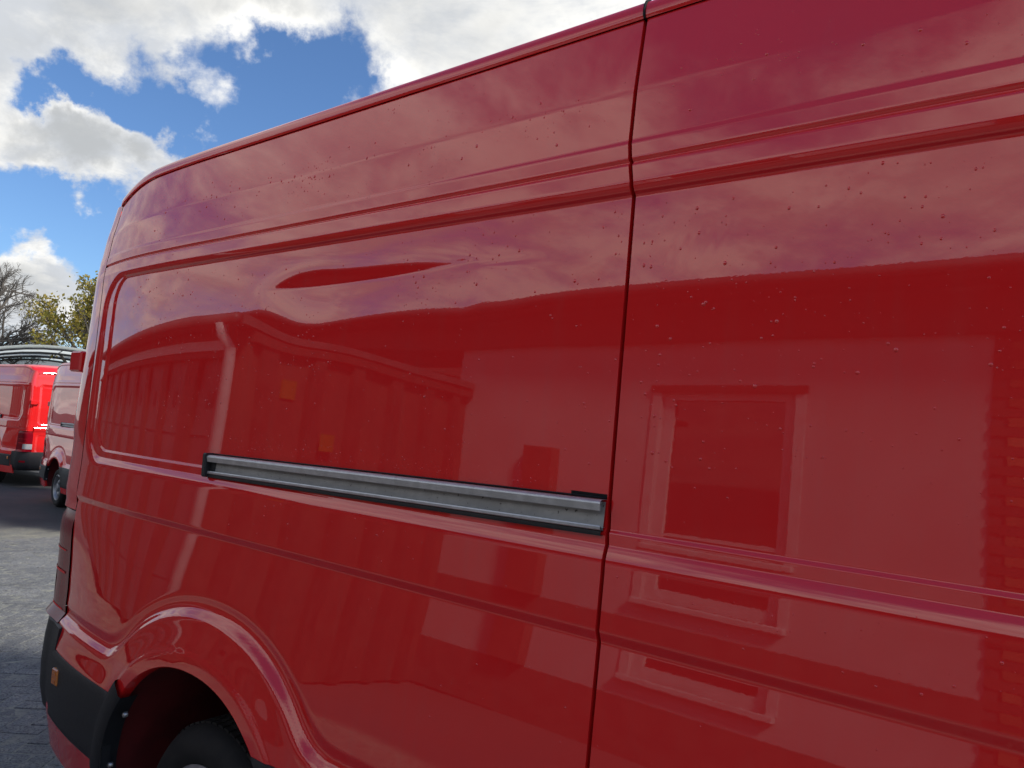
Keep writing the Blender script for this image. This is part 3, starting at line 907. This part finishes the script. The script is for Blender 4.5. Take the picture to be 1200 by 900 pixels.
def paver_material():
    m, t, b = principled('paver_stone', (0.16, 0.16, 0.16), 0.8)
    geo = t.node('ShaderNodeNewGeometry'); p = geo.outputs['Position']
    oi = t.node('ShaderNodeObjectInfo')
    n1 = t.noise(p, 2.2, 5, 0.6); n2 = t.noise(p, 75, 4, 0.75); n3 = t.noise(p, 14, 5, 0.7)
    c = t.mix(t.smooth(n1, 0.35, 0.65), (0.14, 0.141, 0.139, 1), (0.21, 0.208, 0.20, 1))
    c = t.mix(t.smooth(n3, 0.45, 0.7), c, (0.28, 0.27, 0.225, 1))
    c = t.mix(t.smooth(n2, 0.44, 0.66), c, (0.05, 0.052, 0.055, 1))
    hsv = t.node('ShaderNodeHueSaturation'); t.link(c, hsv.inputs['Color'])
    t.link(t.math('MULTIPLY_ADD', oi.outputs['Random'], 0.3, 0.85), hsv.inputs['Value'])
    t.link(hsv.outputs[0], b.inputs['Base Color'])
    bn = t.node('ShaderNodeBump'); bn.inputs['Strength'].default_value = 0.8; bn.inputs['Distance'].default_value = 0.006
    t.link(t.math('ADD', n2, n3), bn.inputs['Height']); t.link(bn.outputs[0], b.inputs['Normal'])
    return m
paver_material()
def pavers():
    w = 0.105; ang = RAD(41); ca, sa = math.cos(ang), math.sin(ang)
    base = MB().box((-w + 0.003, -w/2 + 0.003, -0.03), (w - 0.002, w/2 - 0.002, 0.0028), 0.0045)
    spots = []
    for i in range(-140, 140):
        for j in range(-140, 140):
            k = (i - j) % 4
            if k == 0: cx, cy, rz = (i + 1) * w, (j + 0.5) * w, 0
            elif k == 3: cx, cy, rz = (i + 0.5) * w, (j + 1) * w, math.pi / 2
            else: continue
            x, y = cx * ca - cy * sa - 5.2, cx * sa + cy * ca + 0.2
            spots.append((x, y, rz + ang))
    def seen(x, y):
        q = R_CAM.T @ np.array([x, y + CAM_D, float(ground_z(x)) - CAM_Z])
        if q[2] < 0.1: return False
        u, v = 600 + F_PX * q[0] / q[2], 450 + F_PX * q[1] / q[2]
        return -70 < u < 175 and 560 < v < 960
    near = [s for s in spots if seen(s[0], s[1]) and s[0] > -11]
    near.sort(key=lambda s: -s[0])
    first = None
    for n, (x, y, rz) in enumerate(near[:290]):
        if first is None:
            first = base.build('paving_block', MAT['paver_stone'], ground); o = first
        else:
            o = first.copy(); COL.objects.link(o)
        o.location = (x, y, float(ground_z(x)) + random.uniform(-0.003, 0.003))
        o.rotation_euler = (random.gauss(0, 0.008), random.gauss(0, 0.008), rz + random.gauss(0, 0.012))
    rest = MB(); chosen = set((round(a, 3), round(b_, 3)) for a, b_, _ in near[:290])
    for x, y, rz in spots:
        if (round(x, 3), round(y, 3)) in chosen or not (-11.5 < x < 0.6 and -1.6 < y < 3.6): continue
        q = Matrix.Rotation(rz + random.gauss(0, 0.012), 3, 'Z'); z = float(ground_z(x)) + random.uniform(-0.003, 0.003)
        rest.add([tuple(q @ Vector(p) + Vector((x, y, z))) for p in base.v], base.f)
    o = rest.build('paving_blocks', MAT['paver_stone'], ground); o['kind'] = 'stuff'
pavers()

# ------------------------------------------------------------------ the two vans parked behind
def plain_copy(loc, rz):
    c = van.copy(); COL.objects.link(c)
    src = {}
    for ch in children(van):
        if ch.name.startswith('water_droplets'): continue
        k = copy_tree(ch, c); src[ch.name] = k
    c.location = loc; c.rotation_euler = (0, 0, rz)
    # undented skins: the far side's panels turned over
    for base_name in ('rear_side_panel', 'sliding_door'):
        k = src[base_name]; me = bpy.data.objects[base_name + '.001'].data
        if me.name not in FLIP:
            m2 = me.copy(); co = np.empty(len(m2.vertices) * 3); m2.vertices.foreach_get('co', co)
            co = co.reshape(-1, 3); co[:, 1] *= -1; m2.vertices.foreach_set('co', co.ravel()); m2.flip_normals(); m2.update()
            FLIP[me.name] = m2
        k.data = FLIP[me.name]
    return c
FLIP = {}
def van_at(wx, wy, rz):
    """place a van by the point under its visible rear wheel: local (XW, side) relative to the base point"""
    return wx, wy
def place(rear_wheel_xy, rz, left_side):
    ly = (W_VAN - OFF[1]) if left_side else (0 - OFF[1])
    l = Vector((XW - OFF[0], ly, 0)); q = Matrix.Rotation(rz, 3, 'Z') @ l
    x, y = rear_wheel_xy[0] - q.x, rear_wheel_xy[1] - q.y
    return (x, y, float(ground_z(-20.0)))
v2 = plain_copy(place((-15.0, 4.42), RAD(-6.4), False), RAD(-6.4))
tag(v2, 'red panel van half hidden behind the dented van, its flank facing the yard', 'van', 'red panel vans in the yard')
v3 = plain_copy(place((-19.6, 4.80), RAD(181.7), True), RAD(181.7))
tag(v3, 'red panel van with its rear doors and tail light facing the yard', 'van', 'red panel vans in the yard')

# ------------------------------------------------------------------ building across the yard (seen in the paint)
varied('render_wall', (0.30, 0.285, 0.29), (0.35, 0.335, 0.34), 1.2, 0.9, bump=0.3, bscale=60)
varied('dark_brick', (0.085, 0.032, 0.026), (0.12, 0.048, 0.036), 3.0, 0.85, objrand=0.2)
varied('plinth_stone', (0.06, 0.045, 0.042), (0.10, 0.07, 0.06), 4, 0.85)
varied('orange_brick', (0.22, 0.085, 0.04), (0.28, 0.12, 0.06), 8, 0.85, objrand=0.25)
varied('white_paint', (0.36, 0.36, 0.355), (0.42, 0.42, 0.415), 6, 0.5)
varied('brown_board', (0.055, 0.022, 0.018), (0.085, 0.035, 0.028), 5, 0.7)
varied('roof_felt', (0.05, 0.05, 0.05), (0.08, 0.08, 0.08), 3, 0.9)
varied('pale_door', (0.075, 0.06, 0.06), (0.10, 0.085, 0.085), 2, 0.5)
principled('sign_yellow', (0.22, 0.10, 0.008), 0.6)
YB = -6.0
bld = empty('depot_building', (-1.0, YB, 0))
BO = (-1.0, YB, 0)
MB().box((-6.9, YB - 4, 0.68), (-3.86, YB, 3.5)).box((-2.44, YB - 4, 0.68), (-0.80, YB, 3.5)).box((-3.86, YB - 4, 0.68), (-2.44, YB, 0.90)).box((-3.86, YB - 4, 2.53), (-2.44, YB, 3.5)).box((-3.86, YB - 4, 0.90), (-2.44, YB - 0.6, 2.53)).build('wall', MAT['render_wall'], bld, off=BO)
MB().box((-6.9, YB - 3.9, 0), (-0.80, YB + 0.03, 0.68)).build('plinth', MAT['plinth_stone'], bld, off=BO)
MB().box((-0.50, YB - 4, 0), (9.0, YB - 0.02, 3.5)).build('brick_wall', MAT['dark_brick'], bld, off=BO)
# overhanging eaves: soffit shade painted as a dark wall band, boarded fascia and gutter
MB().box((-17.0, YB + 0.002, 3.07), (9.2, YB + 0.10, 3.42)).build('eaves_shade_band', MAT['brown_board'], bld, off=BO)
MB().box((-17.0, YB - 4.2, 3.501), (9.3, YB + 0.42, 3.60)).build('flat_roof', MAT['roof_felt'], bld, off=BO)
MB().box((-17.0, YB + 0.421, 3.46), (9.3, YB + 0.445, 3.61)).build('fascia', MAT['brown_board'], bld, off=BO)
MB().tube([(-17.0, YB + 0.50, 3.55), (9.3, YB + 0.50, 3.55)], 0.055, 10).build('gutter', MAT['pale_door'], bld, smooth=True, off=BO)
wf = MB().box((-3.86, YB - 0.16, 0.98), (-3.74, YB - 0.06, 2.45)).box((-2.56, YB - 0.16, 0.98), (-2.44, YB - 0.06, 2.45)).box((-3.86, YB - 0.159, 2.45), (-2.44, YB - 0.059, 2.53)).box((-3.86, YB - 0.159, 0.90), (-2.44, YB - 0.059, 1.02))
win = wf.build('window', MAT['white_paint'], bld, off=BO)
MB().box((-3.74, YB - 0.13, 1.02), (-2.56, YB - 0.11, 2.45)).build('pane', MAT['dark_glass'], win, off=BO)
MB().box((-3.95, YB - 0.058, 0.84), (-2.35, YB + 0.09, 0.90), 0.008).build('sill', MAT['white_paint'], win, off=BO)
MB().box((-3.96, YB + 0.001, 0.90), (-3.861, YB + 0.02, 2.53)).box((-2.439, YB + 0.001, 0.90), (-2.34, YB + 0.02, 2.53)).build('window_surround', MAT['white_paint'], win, off=BO)
MB().box((-3.97, YB + 0.001, 2.531), (-2.33, YB + 0.05, 2.60)).build('window_head', MAT['brown_board'], win, off=BO)
MB().box((-0.80, YB - 0.4, 0), (-0.499, YB + 0.015, 3.5)).build('pier_core', MAT['plinth_stone'], bld, off=BO)
for k in range(44):
    xa, wdt = (-0.68, 0.13) if k % 2 else (-0.80, 0.30)
    o = MB().box((xa, YB - 0.5, k * 0.079 + 0.003), (xa + wdt, YB + (0.03 if k % 2 else 0.028), k * 0.079 + 0.075)).build('brick', MAT['orange_brick' if k % 2 else 'dark_brick'], bld, off=BO)
MB().box((-5.55, YB + 0.001, 0.69), (-5.10, YB + 0.16, 1.83), 0.01).build('meter_cabinet', MAT['dark_brick'], bld, off=BO)
tag(bld, 'pale rendered depot building with one white framed window and dark eaves', 'building')

# low brick wing with garage doors standing out from it
wing = empty('garage_wing', (-9.0, -5.0, 0)); WO = (-9.0, -5.0, 0)
ZE = 2.50
poly = [(-5.75, -2.2), (-6.72, -5.98), (-13.0, -5.98), (-13.0, -2.2)]
MB().prism([(-6.0, -2.42), (-6.86, -5.97), (-12.9, -5.97), (-12.9, -2.42)], 0, ZE - 0.02).build('core', MAT['brown_board'], wing, off=WO)
ex = Vector((-6.72 + 5.75, -5.98 + 2.2, 0)).normalized()       # along the side wall
nx_ = Vector((-ex.y, ex.x, 0))                                  # outward
if nx_.x < 0: nx_ = -nx_
L = 3.90
def side_box(mb, s0, s1, o0, o1, z0, z1):
    pts = []
    for z in (z0, z1):
        for s_, o_ in ((s0, o0), (s1, o0), (s1, o1), (s0, o1)):
            p = Vector((-5.75, -2.2, 0)) + ex * s_ + nx_ * o_
            pts.append((p.x, p.y, z))
    return mb.add(pts, [(3, 2, 1, 0), (4, 5, 6, 7), (0, 1, 5, 4), (1, 2, 6, 5), (2, 3, 7, 6), (3, 0, 4, 7)])
side_box(MB(), 0, L, -0.2, 0, 0, ZE - 0.03).build('side_wall', MAT['dark_brick'], wing, off=WO)
for k in range(6):
    side_box(MB(), 0.12 + k * 0.66, 0.30 + k * 0.66, 0.001, 0.07, 0, ZE - 0.12).build('pilaster', MAT['brown_board'], wing, off=WO)
side_box(MB(), 0.0, L, 0.001, 0.10, ZE - 0.12, ZE - 0.031).build('side_fascia', MAT['brown_board'], wing, off=WO)
side_box(MB(), 0.44, 0.63, 0.001, 0.02, 1.95, 2.12).build('yellow_sign', MAT['sign_yellow'], wing, off=WO)
side_box(MB(), 1.00, 1.20, 0.071, 0.085, 1.52, 1.68).build('yellow_sign', MAT['sign_yellow'], wing, off=WO)
MB().prism([(-5.60, -2.02), (-6.58, -5.97), (-13.1, -5.97), (-13.1, -2.02)], ZE - 0.01, ZE + 0.07).build('flat_roof', MAT['roof_felt'], wing, off=WO)
MB().tube([(-13.1, -1.96, ZE + 0.03), (-5.60, -1.96, ZE + 0.03)], 0.045, 10).build('gutter', MAT['pale_door'], wing, smooth=True, off=WO)
MB().box((-13.0, -2.40, 2.24), (-5.95, -2.19, ZE - 0.03)).build('lintel', MAT['brown_board'], wing, off=WO)
MB().box((-13.0, -2.188, 2.30), (-6.12, -2.165, 2.39)).build('white_band', MAT['white_paint'], wing, off=WO)
for xp in (-6.1, -6.72, -7.42, -8.22, -9.0, -9.9, -10.8, -11.8, -12.8):
    MB().box((xp - 0.10, -2.40, 0), (xp + 0.10, -2.24, 2.238)).build('pier', MAT['brown_board'], wing, off=WO)
xp = [-6.1, -6.72, -7.42, -8.22, -9.0, -9.9, -10.8, -11.8, -12.8]
for a, b_ in zip(xp[:-1], xp[1:]):
    d = MB().box((b_ + 0.111, -2.33, 0.02), (a - 0.111, -2.29, 2.236)).build('garage_door', MAT['pale_door'], wing, off=WO)
    for zz in (0.75, 1.55):
        MB().box((b_ + 0.115, -2.289, zz), (a - 0.115, -2.275, zz + 0.06)).build('door_rib', MAT['pale_door'], d, off=WO)
    MB().box(((a + b_) / 2 - 0.05, -2.288, 1.80), ((a + b_) / 2 + 0.05, -2.28, 1.95), 0.003).build('door_emblem', MAT['black_plastic'], d, off=WO)
dp = MB().tube([(-5.86, -1.96, ZE + 0.0), (-5.86, -1.98, ZE - 0.10), (-5.86, -2.08, ZE - 0.20), (-5.86, -2.08, 0.05)], [0.06, 0.05, 0.05, 0.05], 12)
dp.build('downpipe', MAT['white_paint'], wing, smooth=True, off=WO)
tag(wing, 'low dark brick wing with pale garage doors and a white downpipe at its corner', 'garage')

# long brick hall further down the yard (mirrored in the parked vans)
hall = empty('brick_hall', (-38.0, -13.0, -0.3)); HO = (-38.0, -13.0, -0.3)
MB().box((-62, -19, -0.4), (-17, -13, 4.2)).build('wall', MAT['dark_brick'], hall, off=HO)
MB().add([(-62.3, -12.6, 4.2), (-16.7, -12.6, 4.2), (-16.7, -16, 6.3), (-62.3, -16, 6.3), (-16.7, -19.4, 4.2), (-62.3, -19.4, 4.2)], [(0, 1, 2, 3), (3, 2, 4, 5), (1, 4, 2), (0, 3, 5), (0, 5, 4, 1)]).build('roof', MAT['brown_board'], hall, off=HO)
for k in range(14):
    x = -60 + k * 3.1
    f = MB().box((x, -12.998, 1.2), (x + 1.5, -12.93, 3.2)).build('window', MAT['white_paint'], hall, off=HO)
    for i in range(2):
        MB().box((x + 0.10 + i * 0.68, -12.929, 1.32), (x + 0.72 + i * 0.68, -12.92, 3.08)).build('pane', MAT['dark_glass'], f, off=HO)
tag(hall, 'long brick hall with a row of white windows opposite the parked vans', 'building')

# ------------------------------------------------------------------ arched shelter behind the parked vans
m, t, b = principled('sheet_cover', (0.55, 0.56, 0.54), 0.5)
tr = t.node('ShaderNodeBsdfTranslucent'); tr.inputs[0].default_value = (0.80, 0.83, 0.78, 1)
mx = t.node('ShaderNodeMixShader'); mx.inputs[0].default_value = 0.7
tcn = t.node('ShaderNodeTexCoord')
t.link(t.mix(t.noise(tcn.outputs['Object'], 1.5, 5), (0.60, 0.62, 0.58, 1), (0.75, 0.76, 0.72, 1)), b.inputs['Base Color'])
t.link(b.outputs[0], mx.inputs[1]); t.link(tr.outputs[0], mx.inputs[2]); t.link(mx.outputs[0], t.n['Material Output'].inputs[0])
varied('steel_frame', (0.03, 0.031, 0.034), (0.05, 0.05, 0.055), 8, 0.55, 0.3)
def shelter():
    cx, cy, rz = -30.0, 9.85, RAD(163)
    W, H0, H, Ln = 9.0, 1.2, 2.55, 10.0
    root = empty('arched_shelter', (cx, cy, -0.27), rz)          # local +X runs away from the yard
    def arc(x, o=0.0, n=25):
        return [(x, -(W/2 + o) * math.cos(a), H0 + (H + o) * math.sin(a)) for a in np.linspace(0, math.pi, n)]
    rows = [arc(x, 0.06) for x in np.linspace(0, Ln, 10)]
    cov = MB().grid(np.array(rows))
    cov.build('cover', MAT['sheet_cover'], root, smooth=True)
    for x in np.linspace(0, Ln, 4):
        MB().tube(arc(x), 0.045, 6).build('rib', MAT['steel_frame'], root, smooth=True)
        for sgn in (-1, 1):
            MB().box((x - 0.06, sgn * W/2 - 0.06, 0), (x + 0.06, sgn * W/2 + 0.06, H0), 0.008).build('post', MAT['steel_frame'], root)
    for a in np.linspace(0.2, math.pi - 0.2, 7):
        MB().tube([(0, -W/2 * math.cos(a), H0 + (H - 0.03) * math.sin(a)), (Ln, -W/2 * math.cos(a), H0 + (H - 0.03) * math.sin(a))], 0.018, 6).build('purlin', MAT['steel_frame'], root)
    rim = MB().tube(arc(-0.02, 0.08), 0.05, 6); rim.build('front_edge', MAT['sheet_cover'], root, smooth=True)
    MB().grid(np.array([[(Ln, p[1], 0) for p in arc(Ln)], arc(Ln)])).build('end_wall', MAT['sheet_cover'], root)
    tag(root, 'arched steel shelter with pale sheet cover behind the parked vans', 'shelter')
shelter()

# ------------------------------------------------------------------ trees
varied('bark', (0.10, 0.085, 0.07), (0.15, 0.13, 0.11), 6, 0.9)
def leaf_mat():
    m, t, b = principled('autumn_leaf', (0.10, 0.09, 0.02), 0.6)
    geo = t.node('ShaderNodeNewGeometry')
    c = t.mix(geo.outputs['Random Per Island'], (0.20, 0.20, 0.03, 1), (0.45, 0.33, 0.06, 1))
    t.link(c, b.inputs['Base Color'])
    tr = t.node('ShaderNodeBsdfTranslucent'); t.link(c, tr.inputs[0])
    mx = t.node('ShaderNodeMixShader'); mx.inputs[0].default_value = 0.45
    t.link(b.outputs[0], mx.inputs[1]); t.link(tr.outputs[0], mx.inputs[2]); t.link(mx.outputs[0], t.n['Material Output'].inputs[0])
leaf_mat()
def tree(name, loc, height, seed, spread, leaves, levels, label, trunk_r=0.16, twig=0.006):
    rnd = random.Random(seed)
    root = empty(name, loc)
    wood = MB(); tips = []
    def branch(p, d, ln, r, lev):
        n = 4; pts = [p]; dd = d.copy()
        for i in range(n):
            dd = (dd + Vector((rnd.gauss(0, 0.13), rnd.gauss(0, 0.13), rnd.gauss(0.03, 0.08)))).normalized()
            pts.append(pts[-1] + dd * (ln / n))
        r1 = max(r * 0.55, twig * 0.6)
        wood.tube(pts, [r + (r1 - r) * i / n for i in range(n + 1)], 6 if lev < 2 else 4, cap=False)
        if lev >= levels - 1: tips.extend(pts[1:])
        if lev >= levels: return
        kids = rnd.randint(4, 6) if lev > 0 else 9
        for k in range(kids):
            f = 0.35 + 0.65 * (k + rnd.random()) / kids
            i = min(int(f * n), n - 1); q = pts[i].lerp(pts[i + 1], f * n - i)
            az = rnd.uniform(0, 2 * math.pi); tilt = RAD(rnd.uniform(25, 62)) * spread
            ax = dd.orthogonal().normalized(); ax.rotate(Matrix.Rotation(az, 3, dd))
            nd = dd.copy(); nd.rotate(Matrix.Rotation(tilt, 3, ax))
            branch(q, nd, ln * rnd.uniform(0.45, 0.68) * (1.15 - 0.4 * f), max(r * 0.5, twig), lev + 1)
    branch(Vector((0, 0, 0)), Vector((0, 0, 1)), height * 0.62, trunk_r, 0)
    wood.build('trunk', MAT['bark'], root, smooth=True)
    if leaves:
        lf = MB()
        for _ in range(leaves):
            p = rnd.choice(tips) + Vector((rnd.gauss(0, 0.16), rnd.gauss(0, 0.16), rnd.gauss(0, 0.14)))
            s = rnd.uniform(0.05, 0.10)
            a = Vector((rnd.gauss(0, 1), rnd.gauss(0, 1), rnd.gauss(0, 0.6))).normalized(); b_ = a.orthogonal().normalized(); b_.rotate(Matrix.Rotation(rnd.uniform(0, 6.28), 3, a))
            c = a.cross(b_)
            lf.add([p - b_ * s, p + c * s * 0.6, p + b_ * s, p - c * s * 0.6], [(0, 1, 2, 3)])
        lf.build('crown', MAT['autumn_leaf'], root)
    tag(root, label, 'tree')
    return root
tree('leafy_tree', (-33.5, 13.2, -0.3), 7.9, 5, 0.62, 5200, 4, 'tree with thin yellow green autumn leaves rising behind the arched shelter', 0.15)
tree('bare_tree', (-37.5, 8.7, -0.3), 8.8, 12, 1.0, 0, 5, 'leafless tree with fine bare twigs beyond the arched shelter', 0.16, 0.005)
